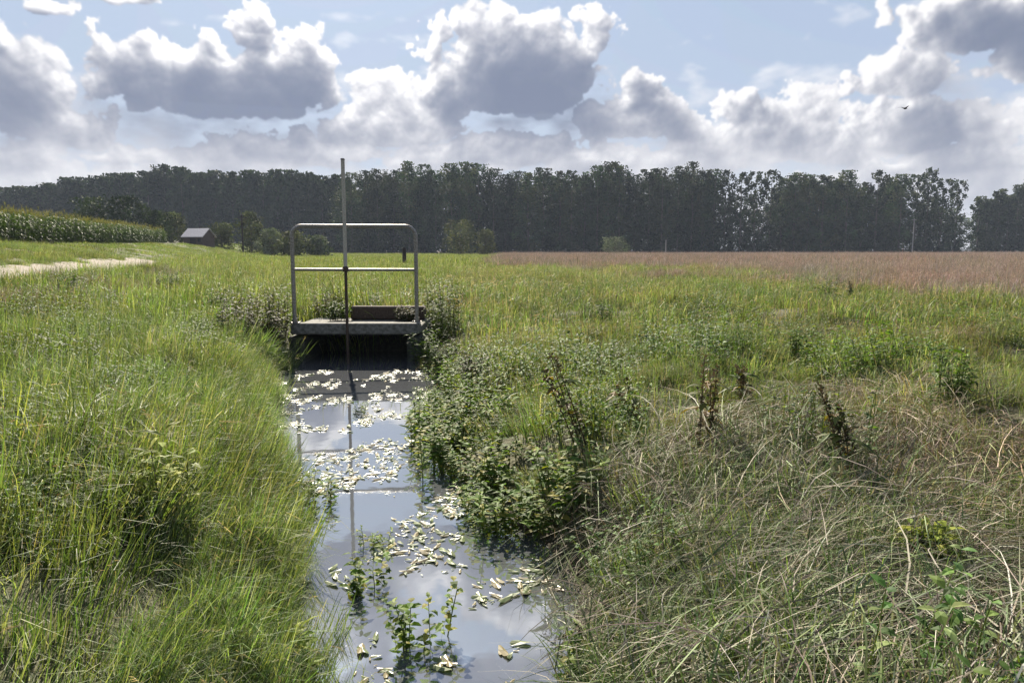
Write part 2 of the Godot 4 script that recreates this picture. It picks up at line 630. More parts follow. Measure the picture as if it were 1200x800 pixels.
# stems that wind and rain have laid over
func lodged_clump(count: int, radius: float, low: float, high: float, width: float, pal: Array) -> ArrayMesh:
	var s := Shape.new()
	var flows := []
	for k in 7:
		flows.append([disc(radius), (Vector3(1.0 if rng.randf() < 0.7 else -1.0, 0, 0) + disc(0.9)).normalized(), rng.randf_range(0.65, 1.3), rng.randf_range(0.3, 1.3)])
	for k in count:
		var at := disc(radius)
		var flow: Array = flows[rng.randi() % flows.size()]
		if rng.randf() < 0.5:
			at = flow[0] + disc(0.14)
		var l := rng.randf_range(low, high)
		var col: Color = pick(pal) * flow[2]
		if rng.randf() < 0.36:
			# fresh blades that grow up through the mat
			var o := disc(1.0)
			l *= 0.55
			s.ribbon(at, at + Vector3.UP * l * 0.6 + o * 0.03, at + Vector3.UP * l * 0.8 + o * l * 0.5, width * 1.5, (Vector3(-o.z, 0, o.x) + disc(0.4)).normalized(), pick(MEADOW), 3, 0.0)
			continue
		var out: Vector3 = (flow[1] + disc(0.8)).normalized()
		var up: float = rng.randf_range(0.02, 0.20) * flow[3]
		var p0 := at + Vector3.UP * rng.randf_range(-0.03, 0.11)
		var p1 := p0 + out * l * 0.45 + Vector3.UP * up + disc(0.06)
		var p2 := p0 + out * l + Vector3.UP * rng.randf_range(-0.07, 0.07) + disc(0.14)
		var side := (Vector3(-out.z, 0, out.x) + Vector3.UP * rng.randf_range(-0.9, 0.9)).normalized()
		s.ribbon(p0, p1, p2, width * rng.randf_range(0.5, 1.4), side, col, 4, 0.15)
	return s.mesh()


func herb_clump(stems: int, radius: float, high: float, leaf_len: float, leaf_w: float, pal: Array, stem_col: Color) -> ArrayMesh:
	var s := Shape.new()
	for k in stems:
		var at := disc(radius)
		var top := at + disc(high * 0.3) + Vector3.UP * high * rng.randf_range(0.6, 1.1)
		var mid := (at + top) * 0.5 + disc(0.05)
		s.ribbon(at, mid, top, 0.006, disc(1.0).normalized(), stem_col, 3, 0.5)
		var nodes := 6
		for q in nodes:
			var t := 0.2 + 0.8 * q / (nodes - 1.0)
			var p := at * (1 - t) * (1 - t) + mid * 2 * t * (1 - t) + top * t * t
			var a := q * 1.6 + rng.randf() * 0.8
			for e in 2:
				var o := Vector3(cos(a + e * PI), rng.randf_range(0.1, 0.6), sin(a + e * PI)).normalized()
				s.leaf(p, o, (Vector3.UP + disc(0.4)).normalized(), leaf_len * rng.randf_range(0.6, 1.15) * (1.15 - 0.5 * t), leaf_w * rng.randf_range(0.7, 1.1) * (1.15 - 0.5 * t), pick(pal), rng.randf_range(0.05, 0.45))
	return s.mesh()


const LUSH := [[0.10, 0.168, 0.042], [0.135, 0.20, 0.054], [0.175, 0.23, 0.072], [0.075, 0.125, 0.04], [0.21, 0.245, 0.09], [0.27, 0.275, 0.165], [0.12, 0.155, 0.06]]
const MEADOW := [[0.11, 0.17, 0.05], [0.15, 0.205, 0.066], [0.195, 0.235, 0.09], [0.08, 0.128, 0.045], [0.25, 0.25, 0.15], [0.20, 0.18, 0.115]]
const STRAW := [[0.25, 0.20, 0.145], [0.20, 0.155, 0.115], [0.36, 0.31, 0.24], [0.13, 0.10, 0.07], [0.09, 0.115, 0.045], [0.13, 0.155, 0.06], [0.12, 0.085, 0.07], [0.16, 0.15, 0.10], [0.11, 0.14, 0.05]]
const SEEDS := [[0.32, 0.245, 0.215], [0.28, 0.205, 0.18], [0.38, 0.31, 0.27], [0.22, 0.17, 0.145]]
const BROWN := [[0.30, 0.235, 0.205], [0.36, 0.295, 0.26], [0.24, 0.20, 0.155], [0.17, 0.175, 0.10], [0.31, 0.23, 0.205]]
const HERBS := [[0.06, 0.11, 0.03], [0.09, 0.15, 0.04], [0.13, 0.185, 0.055], [0.05, 0.085, 0.03], [0.17, 0.20, 0.09]]


# ---------------------------------------------------------------- trees and bushes
func crown_mesh(high: float, foot: float, wide: float, clumps: int, leaves: int, size: float, pal: Array, slim: float, open := 0.0) -> ArrayMesh:
	var s := Shape.new()
	for k in clumps:
		var t := (k + rng.randf()) / clumps
		var prof := pow(sin(PI * clampf(0.10 + t * 0.86, 0.0, 1.0)), slim)
		var a := k * 2.4 + rng.randf() * 1.2
		var r := wide * prof * rng.randf_range(0.25, 1.0)
		var at := Vector3(cos(a) * r, foot + (high - foot) * t, sin(a) * r)
		var cr := wide * rng.randf_range(0.22, 0.42) * lerpf(1.0, 0.7, t) * (1.0 - open * 0.3)
		var col := pick(pal)
		for q in leaves:
			var p := at + Vector3(rng.randfn(), rng.randfn() * 1.25, rng.randfn()) * cr * 0.55
			if p.y > high + 0.3:
				p.y = high
			var f := Vector3(rng.randfn(), rng.randfn(), rng.randfn()).normalized()
			var g := f.cross(Vector3(rng.randfn(), rng.randfn(), rng.randfn())).normalized()
			var z := size * rng.randf_range(0.6, 1.3)
			s.quad(p - f * z * 0.5, p + g * z * 0.32, p + f * z * 0.5, p - g * z * 0.32, col * rng.randf_range(0.85, 1.15))
	return s.mesh()


func trunk_mesh(high: float, radius: float, limbs: int, wide: float, foot: float) -> ArrayMesh:
	var s := Shape.new()
	var bend := disc(high * 0.015)
	s.tube([Vector3(0, -0.3, 0), Vector3(0, 0.4, 0), bend + Vector3.UP * high * 0.45, bend * 0.4 + Vector3.UP * high * 0.92], [radius * 1.5, radius, radius * 0.65, radius * 0.15], 7, Color.WHITE)
	for k in limbs:
		var y := lerpf(foot + 0.3, high * 0.8, (k + 0.5) / limbs)
		var a := k * 2.4 + 0.5
		var o := Vector3(cos(a), 0, sin(a)) * wide * rng.randf_range(0.4, 0.75)
		s.tube([bend * (y / high) + Vector3.UP * y, o * 0.5 + Vector3.UP * (y + wide * 0.3), o + Vector3.UP * (y + wide * 0.9)], [radius * 0.4, radius * 0.25, radius * 0.06], 5, Color.WHITE)
	return s.mesh()


func tree(called: String, label: String, category: String, high: float, foot: float, wide: float, clumps: int, leaves: int, size: float, pal: Array, slim: float, group := "", open := 0.0) -> Node3D:
	var t := thing(called, label, category, Vector3.ZERO, 0.0, group)
	part("trunk", trunk_mesh(high, 0.012 * high + 0.05, 7, wide, foot), M.bark, t)
	part("crown", crown_mesh(high, foot, wide, clumps, leaves, size, pal, slim, open), M.crown, t)
	return t


func _ready() -> void:
	fine.seed = 3; fine.frequency = 0.55; fine.fractal_octaves = 3
	broad.seed = 8; broad.frequency = 0.06; broad.fractal_octaves = 2
	patch.seed = 12; patch.frequency = 0.22; patch.fractal_octaves = 3

	# camera
	var cam := Camera3D.new()
	cam.name = "camera"
	cam.fov = 2.0 * rad_to_deg(atan(400.0 / 870.0))
	cam.position = Vector3(0, EYE, 0)
	cam.rotation.x = -atan(107.0 / 870.0)
	cam.near = 0.05
	cam.far = 3000.0
	add_child(cam)
	cam.current = true

	# sky, exposure
	var env := Environment.new()
	env.background_mode = Environment.BG_SKY
	env.sky = make_sky()
	env.background_energy_multiplier = SKY_GAIN
	env.tonemap_mode = Environment.TONE_MAPPER_LINEAR
	env.tonemap_exposure = EXPOSURE
	env.fog_enabled = true
	env.fog_density = 0.00023
	env.fog_light_color = Color(0.84, 0.90, 1.0)
	env.sdfgi_enabled = true
	env.ssao_enabled = true
	env.ssil_enabled = true
	var we := WorldEnvironment.new()
	we.name = "environment"
	we.environment = env
	add_child(we)

	# sun
	var sun := DirectionalLight3D.new()
	sun.name = "sun"
	sun.light_energy = 1.6
	sun.light_color = Color(1.0, 0.955, 0.88)
	sun.light_angular_distance = 0.5
	sun.shadow_enabled = true
	var az := deg_to_rad(SUN_AZ)
	var el := deg_to_rad(SUN_EL)
	sun.basis = Basis.looking_at(-Vector3(sin(az) * cos(el), sin(el), -cos(az) * cos(el)))
	add_child(sun)

	rng.seed = 2024
	make_materials()
	make_land()
	make_trees()
	make_corn()
	make_far_things()
	make_sluice()
	make_grass()
	make_water_plants()
	make_weeds()


func make_land() -> void:
	var xs := stepped(-7.0, 7.0, 0.12, 800.0, 1.075)
	var neg := stepped(7.0, 7.0, 0.12, 800.0, 1.075)
	var xa := []
	for k in range(neg.size() - 1, 0, -1):
		xa.append(-neg[k])
	xa.append_array(xs)
	var ds := stepped(-4.0, 14.0, 0.12, 900.0, 1.06)
	var s := Shape.new()
	for d in ds:
		for x in xa:
			var y := ground(x, -d)
			s.v.append(Vector3(x, y, -d))
			var b := brown_share(x, d)
			var wet := Color(0.055, 0.042, 0.028)
			var turf := Color(0.095, 0.10, 0.045).lerp(Color(0.17, 0.125, 0.09), b)
			s.c.append(wet if y < 0.05 else turf)
	var w := xa.size()
	for r in ds.size() - 1:
		for q in w - 1:
			var a := r * w + q
			s.i.append(a); s.i.append(a + w); s.i.append(a + w + 1)
			s.i.append(a); s.i.append(a + w + 1); s.i.append(a + 1)
	s.n.resize(s.v.size())
	for r in ds.size():
		for q in w:
			var a := r * w + q
			var dx := s.v[r * w + mini(q + 1, w - 1)] - s.v[r * w + maxi(q - 1, 0)]
			var dz := s.v[mini(r + 1, ds.size() - 1) * w + q] - s.v[maxi(r - 1, 0) * w + q]
			s.n[a] = dx.cross(dz).normalized()
			if s.n[a].y < 0.0:
				s.n[a] = -s.n[a]
	var g := part("ground", s.mesh(), M.soil, self)
	tag(g, "uneven meadow ground under the grass", "ground", "", "structure")

	var ws := Shape.new()
	var d := 0.3
	while d < 12.5:
		var e := minf(d + 0.3, 12.5)
		ws.face(Vector3(left_edge(d) - 0.25, 0, -d), Vector3(left_edge(e) - 0.25, 0, -e), Vector3(right_edge(e) + 0.5, 0, -e), Vector3(right_edge(d) + 0.5, 0, -d), Color.WHITE)
		d = e
	tag(part("water", ws.mesh(), M.water, self), "still dark ditch water mirroring the clouds", "water", "", "structure")

	var ts := Shape.new()
	d = 8.0
	while d < 45.0:
		var e := d + 0.5
		for k in 6:
			var a := -1.45 + k * 2.9 / 6.0
			var b := a + 2.9 / 6.0
			var l0 := track_middle(d) + a * 1.05
			var l1 := track_middle(d) + b * 1.05
			var m0 := track_middle(e) + a * 1.05
			var m1 := track_middle(e) + b * 1.05
			ts.face(Vector3(l0, ground(l0, -d) + 0.035, -d), Vector3(m0, ground(m0, -e) + 0.035, -e), Vector3(m1, ground(m1, -e) + 0.035, -e), Vector3(l1, ground(l1, -d) + 0.035, -d), Color.WHITE)
		d = e
	tag(part("track", ts.mesh(), M.track, self), "pale sandy farm track beside the corn", "track", "", "structure")


# how far the brown seeding field has taken over from the green meadow, 0 to 1
func brown_share(x: float, d: float) -> float:
	if d < 12.0:
		return 0.0
	var r := x / d
	var edge := 70.0 * exp(-r * 2.05) * (1.0 + 0.5 * patch.get_noise_2d(x * 0.5, d * 0.3) + 0.3 * patch.get_noise_2d(x * 0.14 + 70.0, d * 0.1))
	return smoothstep(0.75, 1.35, d / edge) * smoothstep(-14.0, -20.0, corn_side(x, -d))


func make_trees() -> void:
	var dark := [[0.034, 0.052, 0.020], [0.042, 0.062, 0.024], [0.028, 0.044, 0.019], [0.05, 0.066, 0.028]]
	var row_label := "tall dark poplar in the long tree line behind the brown field"
	var row_group := "poplars in the tree line behind the field"
	var kinds := []
	for k in 7:
		var own := []
		var tone := 0.7 + 0.13 * k
		for a in dark:
			own.append([a[0] * tone * rng.randf_range(0.85, 1.25), a[1] * tone, a[2] * tone])
		kinds.append(tree("poplar_tree", row_label, "tree", 27.0, 0.3, rng.randf_range(3.9, 5.2), 60, 60, 0.72, own, 0.40, row_group, 0.0))
	var thin := []
	for k in 3:
		thin.append(tree("poplar_tree", "tall airy poplar with sky showing through its crown in the tree line", "tree", 27.0, 0.4, 4.9, 50, 52, 0.8, dark, 0.42, "airy poplars in the tree line", 0.8))
	var used := {}
	var first := func(o: Node3D, at: Vector3, turn: float, size: Vector3) -> Node3D:
		if not used.has(o):
			used[o] = true
			o.transform = Transform3D(Basis(Vector3.UP, turn).scaled_local(size), at)
			return o
		return copy_of(o, at, turn, size)
	# front rows: [photo column, height of the top in metres]
	var u := 414.0
	while u < 1128.0:
		var open := (u > 838.0 and u < 905.0) or (u > 1012.0 and u < 1024.0) or u > 1062.0
		var top := 27.5 + patch.get_noise_2d(u * 0.09, 5.0) * 3.0 + rng.randf_range(-1.4, 1.4)
		if u < 470.0:
			top -= 1.5
		if u > 900.0 and u < 1050.0:
			top -= 1.8
		if u > 1100.0:
			top -= 3.5
		var dist := 250.0 + rng.randf_range(-5.0, 5.0)
		var x := (u - 600.0) / 870.0 * dist
		var o: Node3D = (thin if open else kinds)[rng.randi() % (3 if open else 7)]
		first.call(o, Vector3(x, ground(x, -dist), -dist), rng.randf() * TAU, Vector3(rng.randf_range(0.8, 1.15), top / 27.0, rng.randf_range(0.8, 1.15)))
		if not open:
			for back in 2:
				var far := dist + 9.0 + back * 9.0 + rng.randf_range(-3.0, 3.0)
				var bx := (u + rng.randf_range(-8.0, 8.0) - 600.0) / 870.0 * far
				first.call(kinds[rng.randi() % 7], Vector3(bx, ground(bx, -far), -far), rng.randf() * TAU, Vector3(1.1, top / 27.0 * rng.randf_range(0.86, 1.0), 1.1))
		else:
			var far := dist + 12.0
			var bx := (u + 5.0 - 600.0) / 870.0 * far
			first.call(kinds[rng.randi() % 7], Vector3(bx, ground(bx, -far), -far), rng.randf() * TAU, Vector3(1.1, top / 27.0 * rng.randf_range(0.5, 0.78), 1.1))
		u += rng.randf_range(12.0, 19.0)
	# the shorter group past the gap at the right
	var end_tree := tree("poplar_tree", "shorter poplar right of the gap that ends the long tree line", "tree", 24.0, 1.0, 3.8, 44, 44, 0.95, dark, 0.5, "poplars right of the gap")
	for a in [[1141, 20.0], [1152, 19.0], [1163, 22.5], [1174, 20.5], [1186, 24.0], [1197, 26.0], [1210, 24.0], [1224, 25.0]]:
		for back in 2:
			var dist := 268.0 + back * 9.0
			var x: float = (a[0] + back * 5.0 - 600.0) / 870.0 * dist
			first.call(end_tree, Vector3(x, ground(x, -dist), -dist), rng.randf() * TAU, Vector3(1, a[1] / 24.0 * (1.0 - back * 0.06), 1))
	# the wood on the rise at the left
	var wood_label := "broad dark tree in the dense wood on the rise at left"
	var woods := []
	for k in 5:
		woods.append(tree("wood_tree", wood_label, "tree", 24.0, 0.8, rng.randf_range(5.0, 6.2), 50, 52, 1.15, dark, 0.5, "trees of the wood on the left rise"))
	var skyline := [[-20, 226], [0, 227], [25, 224], [50, 221], [80, 210], [110, 214], [130, 204], [160, 206], [190, 199], [215, 198], [240, 204], [270, 207], [300, 205], [330, 205], [360, 206], [390, 209], [412, 211]]
	u = -20.0
	while u < 420.0:
		var v := 226.0
		for k in range(1, skyline.size()):
			if u <= skyline[k][0]:
				v = lerpf(skyline[k - 1][1], skyline[k][1], (u - skyline[k - 1][0]) / (skyline[k][0] - skyline[k - 1][0]))
				break
		for back in 3:
			var dist := 285.0 + back * 12.0 + rng.randf_range(-4.0, 4.0)
			var uu := u + back * 6.0
			var x := (uu - 600.0) / 870.0 * dist
			var y := ground(x, -dist)
			var top := EYE + (293.0 - v - rng.randf_range(-3.0, 3.0)) / 870.0 * dist - y
			first.call(woods[rng.randi() % 5], Vector3(x, y, -dist), rng.randf() * TAU, Vector3(1, top / 24.0 * (1.0 - 0.05 * back), 1))
		u += rng.randf_range(15.0, 21.0)
	# single bushes and small trees in front
	var olive := [[0.115, 0.12, 0.05], [0.09, 0.10, 0.042], [0.14, 0.145, 0.065]]
	var grey := [[0.15, 0.17, 0.11], [0.12, 0.145, 0.085], [0.18, 0.19, 0.13]]
	# [column, base row distance, height, half width, palette, label]
	for a in [
		[540, 170.0, 8.0, 4.0, olive, "round olive tree standing alone before the tree line"],
		[569, 172.0, 5.8, 2.4, olive, "small bush touching the right side of the lone round tree"],
		[720, 200.0, 4.6, 3.8, grey, "low pale grey-green bush at the foot of the tree line"],
		[297, 135.0, 7.4, 2.6, olive, "round-topped small tree beside the utility pole"],
		[318, 130.0, 4.6, 2.6, grey, "pale bush right of the round-topped small tree"],
		[345, 128.0, 4.2, 3.0, olive, "wide bush seen through the left of the railing"],
		[374, 130.0, 3.6, 2.4, grey, "pale low bush seen through the middle left of the railing"],
		[262, 138.0, 4.4, 3.0, olive, "bush just right of the little barn"],
		[205, 132.0, 5.2, 2.8, olive, "bush just left of the little barn"],
		[152, 120.0, 7.0, 3.4, dark, "very dark tree rising behind the corn"],
		[118, 118.0, 6.4, 3.8, dark, "dark bushy tree behind the corn, left of the darkest one"],
		[185, 125.0, 5.0, 3.0, dark, "low dark bush behind the right end of the corn"],
	]:
		var o := tree("bush", a[5], "bush" if a[2] < 6.0 else "tree", a[2], 0.15, a[3], 34, 60, 0.42, a[4], 0.42)
		var x: float = (a[0] - 600.0) / 870.0 * a[1]
		o.position = Vector3(x, ground(x, -a[1]) - 0.1, -a[1])
		o.rotation.y = rng.randf() * TAU


func make_corn() -> void:
	var meshes := []
	for k in 4:
		var s := Shape.new()
		var high := rng.randf_range(1.9, 2.2)
		s.ribbon(Vector3.ZERO, Vector3(0, high * 0.5, 0), Vector3(0.02, high, 0.02), 0.03, Vector3(1, 0, 0), Color(0.10, 0.13, 0.05), 2, 0.5)
		s.ribbon(Vector3.ZERO, Vector3(0, high * 0.5, 0), Vector3(0.02, high, 0.02), 0.03, Vector3(0, 0, 1), Color(0.10, 0.13, 0.05), 2, 0.5)
		for q in 11:
			var y := high * (0.12 + 0.8 * q / 11.0)
			var a := q * PI + rng.randf_range(-0.5, 0.5)
			var o := Vector3(cos(a), 0, sin(a))
			var l := rng.randf_range(0.5, 0.8)
			var p := Vector3(0, y, 0)
			s.ribbon(p, p + o * l * 0.5 + Vector3.UP * l * 0.55, p + o * l + Vector3.UP * l * rng.randf_range(-0.35, 0.15), 0.085, Vector3(-o.z, 0.2, o.x).normalized(), pick([[0.042, 0.072, 0.026], [0.058, 0.09, 0.034], [0.035, 0.06, 0.024]]), 4, 0.05)
		for q in 4:
			var o := disc(1.0)
			s.ribbon(Vector3(0.02, high - 0.05, 0.02), Vector3(0.02, high + 0.18, 0.02), Vector3(0.02, high + 0.25, 0.02) + o * 0.16, 0.02, Vector3(o.z, 0.2, -o.x).normalized(), Color(0.19, 0.175, 0.10), 2, 0.5)
		meshes.append(s.mesh())
	var where := [[], [], [], []]
	var tint := [[], [], [], []]
	var n := Vector2(-0.954, 0.298)
	var t := Vector2(-0.298, -0.954)
	for r in 42:
		var l := -14.0
		while l < 66.0:
			var p := Vector2(-27.6, -40.0) + t * (l + rng.randf_range(-0.06, 0.06)) + n * (r * 0.72 + 0.4 + rng.randf_range(-0.08, 0.08))
			var k := rng.randi() % 4
			var sc := rng.randf_range(0.72, 1.02)
			where[k].append(Transform3D(Basis(Vector3.UP, rng.randf() * TAU).scaled(Vector3(sc, sc, sc)), Vector3(p.x, ground(p.x, p.y), p.y)))
			var v := rng.randf_range(0.85, 1.15)
			tint[k].append(Color(v * rng.randf_range(0.95, 1.1), v, v))
			l += 0.2 if r < 8 else 0.34
	mass("corn_crop", "tall dark green maize crop on the slope left of the track", "corn", meshes, M.herb, where, tint)


func make_far_things() -> void:
	# little barn
	var bx := -51.0
	var bz := -122.0
	var t := thing("barn", "little dark barn with a pale sloping roof beyond the corn", "barn", Vector3(bx, ground(bx, bz) + 0.1, bz), -0.22)
	var w := Shape.new()
	var hx := 1.75; var hz := 1.6; var eave := 1.35; var ridge := 2.5
	w.face(Vector3(-hx, -0.4, hz), Vector3(-hx, eave, hz), Vector3(hx, eave, hz), Vector3(hx, -0.4, hz), Color.WHITE)
	w.face(Vector3(hx, -0.4, -hz), Vector3(hx, eave, -hz), Vector3(-hx, eave, -hz), Vector3(-hx, -0.4, -hz), Color.WHITE)
	for sx in [-1.0, 1.0]:
		w.face(Vector3(hx * sx, -0.4, -hz * sx), Vector3(hx * sx, -0.4, hz * sx), Vector3(hx * sx, eave, hz * sx), Vector3(hx * sx, eave, -hz * sx), Color.WHITE)
		w.face(Vector3(hx * sx, eave, -hz), Vector3(hx * sx, ridge, 0), Vector3(hx * sx, ridge, 0), Vector3(hx * sx, eave, hz), Color.WHITE)
	part("wall", w.mesh(), M.wall, t)
	for sz in [-1.0, 1.0]:
		var r := Shape.new()
		var e := Vector3(0, eave - 0.2, (hz + 0.3) * sz)
		var q := Vector3(0, ridge + 0.03, 0)
		var x := Vector3(hx + 0.25, 0, 0)
		var th := Vector3(0, 0.12, 0)
		r._out(Vector3(0, 0, 0), e - x + th, q - x + th, q + x + th, e + x + th, Color.WHITE)
		r._out(Vector3(0, 9, 0), e - x, q - x, q + x, e + x, Color.WHITE)
		r._out(Vector3(0, 1, 0), e - x, e - x + th, e + x + th, e + x, Color.WHITE)
		for sx in [-1.0, 1.0]:
			r._out(Vector3(0, 1.6, 0), e + x * sx, q + x * sx, q + x * sx + th, e + x * sx + th, Color.WHITE)
		part("roof", r.mesh(), M.roof, t)
	var dr := Shape.new()
	dr.box(Vector3(-0.5, -0.3, hz - 0.02), Vector3(0.5, 1.15, hz + 0.06), Color.WHITE)
	part("door", dr.mesh(), M.dark_wood, t)
	var wn := Shape.new()
	wn.box(Vector3(0.9, 0.45, hz - 0.02), Vector3(1.4, 0.95, hz + 0.05), Color.WHITE)
	part("window", wn.mesh(), M.glass, t)

	# poles and posts
	for a in [
		["utility_pole", 287, 118.0, 6.2, 0.12, M.dark_wood, "dark utility pole between the barn and the bushes"],
		["utility_pole", 1066, 232.0, 11.0, 0.16, M.pale_wood, "thin pale utility pole before the dark trees at far right"],
		["marker_post", 779, 215.0, 4.0, 0.16, M.pale_wood, "short pale post at the foot of the tree line"],
	]:
		var x: float = (a[1] - 600.0) / 870.0 * a[2]
		var o := thing(a[0], a[6], "pole" if a[0] == "utility_pole" else "post", Vector3(x, ground(x, -a[2]), -a[2]))
		var s := Shape.new()
		s.tube([Vector3(0, -0.3, 0), Vector3(0, a[3] * 0.5, 0), Vector3(0, a[3], 0)], [a[4] * 1.1, a[4], a[4] * 0.8], 8, Color.WHITE)
		part("shaft", s.mesh(), a[5], o)
		var c := Shape.new()
		if a[0] == "utility_pole":
			c.box(Vector3(-0.75, a[3] - 0.55, -0.06 - a[4]), Vector3(0.75, a[3] - 0.4, 0.06 - a[4]), Color.WHITE, 0.01)
			part("crossarm", c.mesh(), a[5], o)
		else:
			c.tube([Vector3(0, a[3] - 0.02, 0), Vector3(0, a[3] + 0.1, 0), Vector3(0, a[3] + 0.16, 0)], [a[4] * 1.15, a[4] * 1.15, 0.03], 8, Color.WHITE)
			part("cap", c.mesh(), a[5], o)
	var px := (474.5 - 600.0) / 870.0 * 55.0
	var po := thing("fence_post", "single dark wooden post seen through the railing", "post", Vector3(px, ground(px, -55.0), -55.0), 0.3)
	var ps := Shape.new()
	ps.box(Vector3(-0.13, -0.3, -0.13), Vector3(0.13, 1.35, 0.13), Color.WHITE, 0.02)
	part("shaft", ps.mesh(), M.dark_wood, po)

	# the bird
	var b := Shape.new()
	var ink := Color.WHITE
	b.tube([Vector3(-0.26, 0, 0), Vector3(-0.14, 0.01, 0), Vector3(0, 0.0, 0), Vector3(0.16, 0.02, 0), Vector3(0.22, 0.04, 0), Vector3(0.29, 0.03, 0)], [0.01, 0.05, 0.075, 0.05, 0.04, 0.005], 8, ink)
	for sz in [-1.0, 1.0]:
		b.face(Vector3(0.10, 0.03, 0.03 * sz), Vector3(0.06, 0.16, 0.30 * sz), Vector3(-0.12, 0.14, 0.32 * sz), Vector3(-0.12, 0.02, 0.03 * sz), ink)
		b.face(Vector3(0.06, 0.16, 0.30 * sz), Vector3(-0.10, 0.12, 0.62 * sz), Vector3(-0.16, 0.11, 0.60 * sz), Vector3(-0.12, 0.14, 0.32 * sz), ink)
		b.face(Vector3(-0.22, 0, 0), Vector3(-0.40, 0.01, 0.07 * sz), Vector3(-0.38, 0.0, 0), Vector3(-0.22, 0, 0.02), ink)
	var bird := part("bird", b.mesh(), M.bird, self)
	bird.transform = Transform3D(Basis(Vector3.UP, 0.5), Vector3(30.84, 12.72, -60.0))
	tag(bird, "small dark bird flying against the clouds at upper right", "bird")


func bar(points: Array, r: float, sides := 10) -> ArrayMesh:
	var s := Shape.new()
	var rr := []
	for p in points:
		rr.append(r)
	s.tube(points, rr, sides, Color.WHITE)
	return s.mesh()


func make_sluice() -> void:
	# concrete culvert head
	var c := thing("culvert_head", "concrete culvert head with a dark opening at the end of the ditch", "culvert", Vector3(-2.38, 0, -11.3))
	var s := Shape.new()
	s.box(Vector3(-0.98, 0.43, -0.10), Vector3(0.98, 0.60, 0.14), Color.WHITE, 0.02)
	part("lintel", s.mesh(), M.concrete, c)
	s = Shape.new()
	s.box(Vector3(-0.98, 0.42, -1.36), Vector3(0.98, 0.55, -0.103), Color.WHITE, 0.01)
	part("deck", s.mesh(), M.concrete, c)
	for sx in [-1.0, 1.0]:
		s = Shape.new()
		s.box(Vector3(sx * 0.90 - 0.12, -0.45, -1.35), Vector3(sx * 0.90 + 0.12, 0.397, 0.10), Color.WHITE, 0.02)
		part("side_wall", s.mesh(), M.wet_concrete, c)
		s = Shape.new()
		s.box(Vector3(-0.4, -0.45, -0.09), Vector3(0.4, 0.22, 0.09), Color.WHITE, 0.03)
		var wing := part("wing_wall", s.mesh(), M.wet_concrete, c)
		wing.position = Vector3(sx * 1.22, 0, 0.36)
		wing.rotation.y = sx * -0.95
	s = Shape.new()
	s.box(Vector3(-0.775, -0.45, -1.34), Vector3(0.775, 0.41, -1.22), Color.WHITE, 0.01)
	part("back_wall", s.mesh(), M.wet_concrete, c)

	# guard rail: one bent tube with a middle bar
	var l := Vector3(-3.30, 0, -11.22)
	var r := Vector3(-1.47, 0, -11.42)
	var g := thing("guard_rail", "grey galvanised tube railing with rounded corners over the ditch", "railing", Vector3.ZERO)
	var top := 2.06
	var cr := 0.15
	var dir := (r - l).normalized()
	var pts := [l + Vector3.UP * 0.58]
	for k in 7:
		var a := PI * 0.5 * k / 6.0
		pts.append(l + Vector3.UP * (top - cr + sin(a) * cr) + dir * (cr - cos(a) * cr))
	for k in 7:
		var a := PI * 0.5 * k / 6.0
		pts.append(r + Vector3.UP * (top - cr + cos(a) * cr) - dir * (cr - sin(a) * cr))
	pts.append(r + Vector3.UP * 0.58)
	part("frame", bar(pts, 0.030, 12), M.zinc, g)
	part("middle_bar", bar([l + Vector3.UP * 1.41 + dir * 0.02, r + Vector3.UP * 1.40 - dir * 0.02], 0.022), M.zinc, g)
	for p in [l, r]:
		s = Shape.new()
		s.box(p + Vector3(-0.07, 0.60, -0.06), p + Vector3(0.07, 0.614, 0.06), Color.WHITE, 0.003)
		var plate := part("foot_plate", s.mesh(), M.zinc, g)
		for e in [-1.0, 1.0]:
			part("bolt", bar([p + Vector3(0.05 * e, 0.612, 0.035), p + Vector3(0.05 * e, 0.632, 0.035)], 0.011, 6), M.rust, plate)
		part("collar", bar([p + Vector3(0, 0.615, 0), p + Vector3(0, 0.67, 0)], 0.036, 12), M.zinc, g)

	# the tall square pole in front with the lifting rod of the sluice
	var q := thing("sluice_pole", "tall thin pole rising through the railing out of the water", "pole", Vector3(-2.47, 0, -11.06))
	s = Shape.new()
	s.box(Vector3(-0.024, 1.42, -0.024), Vector3(0.024, 3.02, 0.024), Color.WHITE, 0.006)
	part("upper_tube", s.mesh(), M.pole, q)
	s = Shape.new()
	s.tube([Vector3(0, -0.5, 0), Vector3(0, 0.5, 0), Vector3(0, 1.50, 0)], [0.022, 0.022, 0.022], 10, Color.WHITE)
	part("lower_rod", s.mesh(), M.rust, q)
	s = Shape.new()
	s.box(Vector3(-0.038, 1.38, -0.038), Vector3(0.038, 1.46, 0.038), Color.WHITE, 0.008)
	part("clamp", s.mesh(), M.rust, q)
	s = Shape.new()
	s.box(Vector3(-0.028, 3.0, -0.028), Vector3(0.028, 3.025, 0.028), Color.WHITE, 0.008)
	part("cap", s.mesh(), M.dark_wood, q)
	# the old timber across the deck behind
	s = Shape.new()
	s.box(Vector3(-0.62, -0.09, -0.11), Vector3(0.62, 0.13, 0.11), Color.WHITE, 0.025)
	var b := part("timber_beam", s.mesh(), M.timber, self)
	b.position = Vector3(-2.06, 0.645, -12.35)
	b.rotation.y = -0.05
	tag(b, "weathered brown timber lying on the deck behind the railing", "beam")


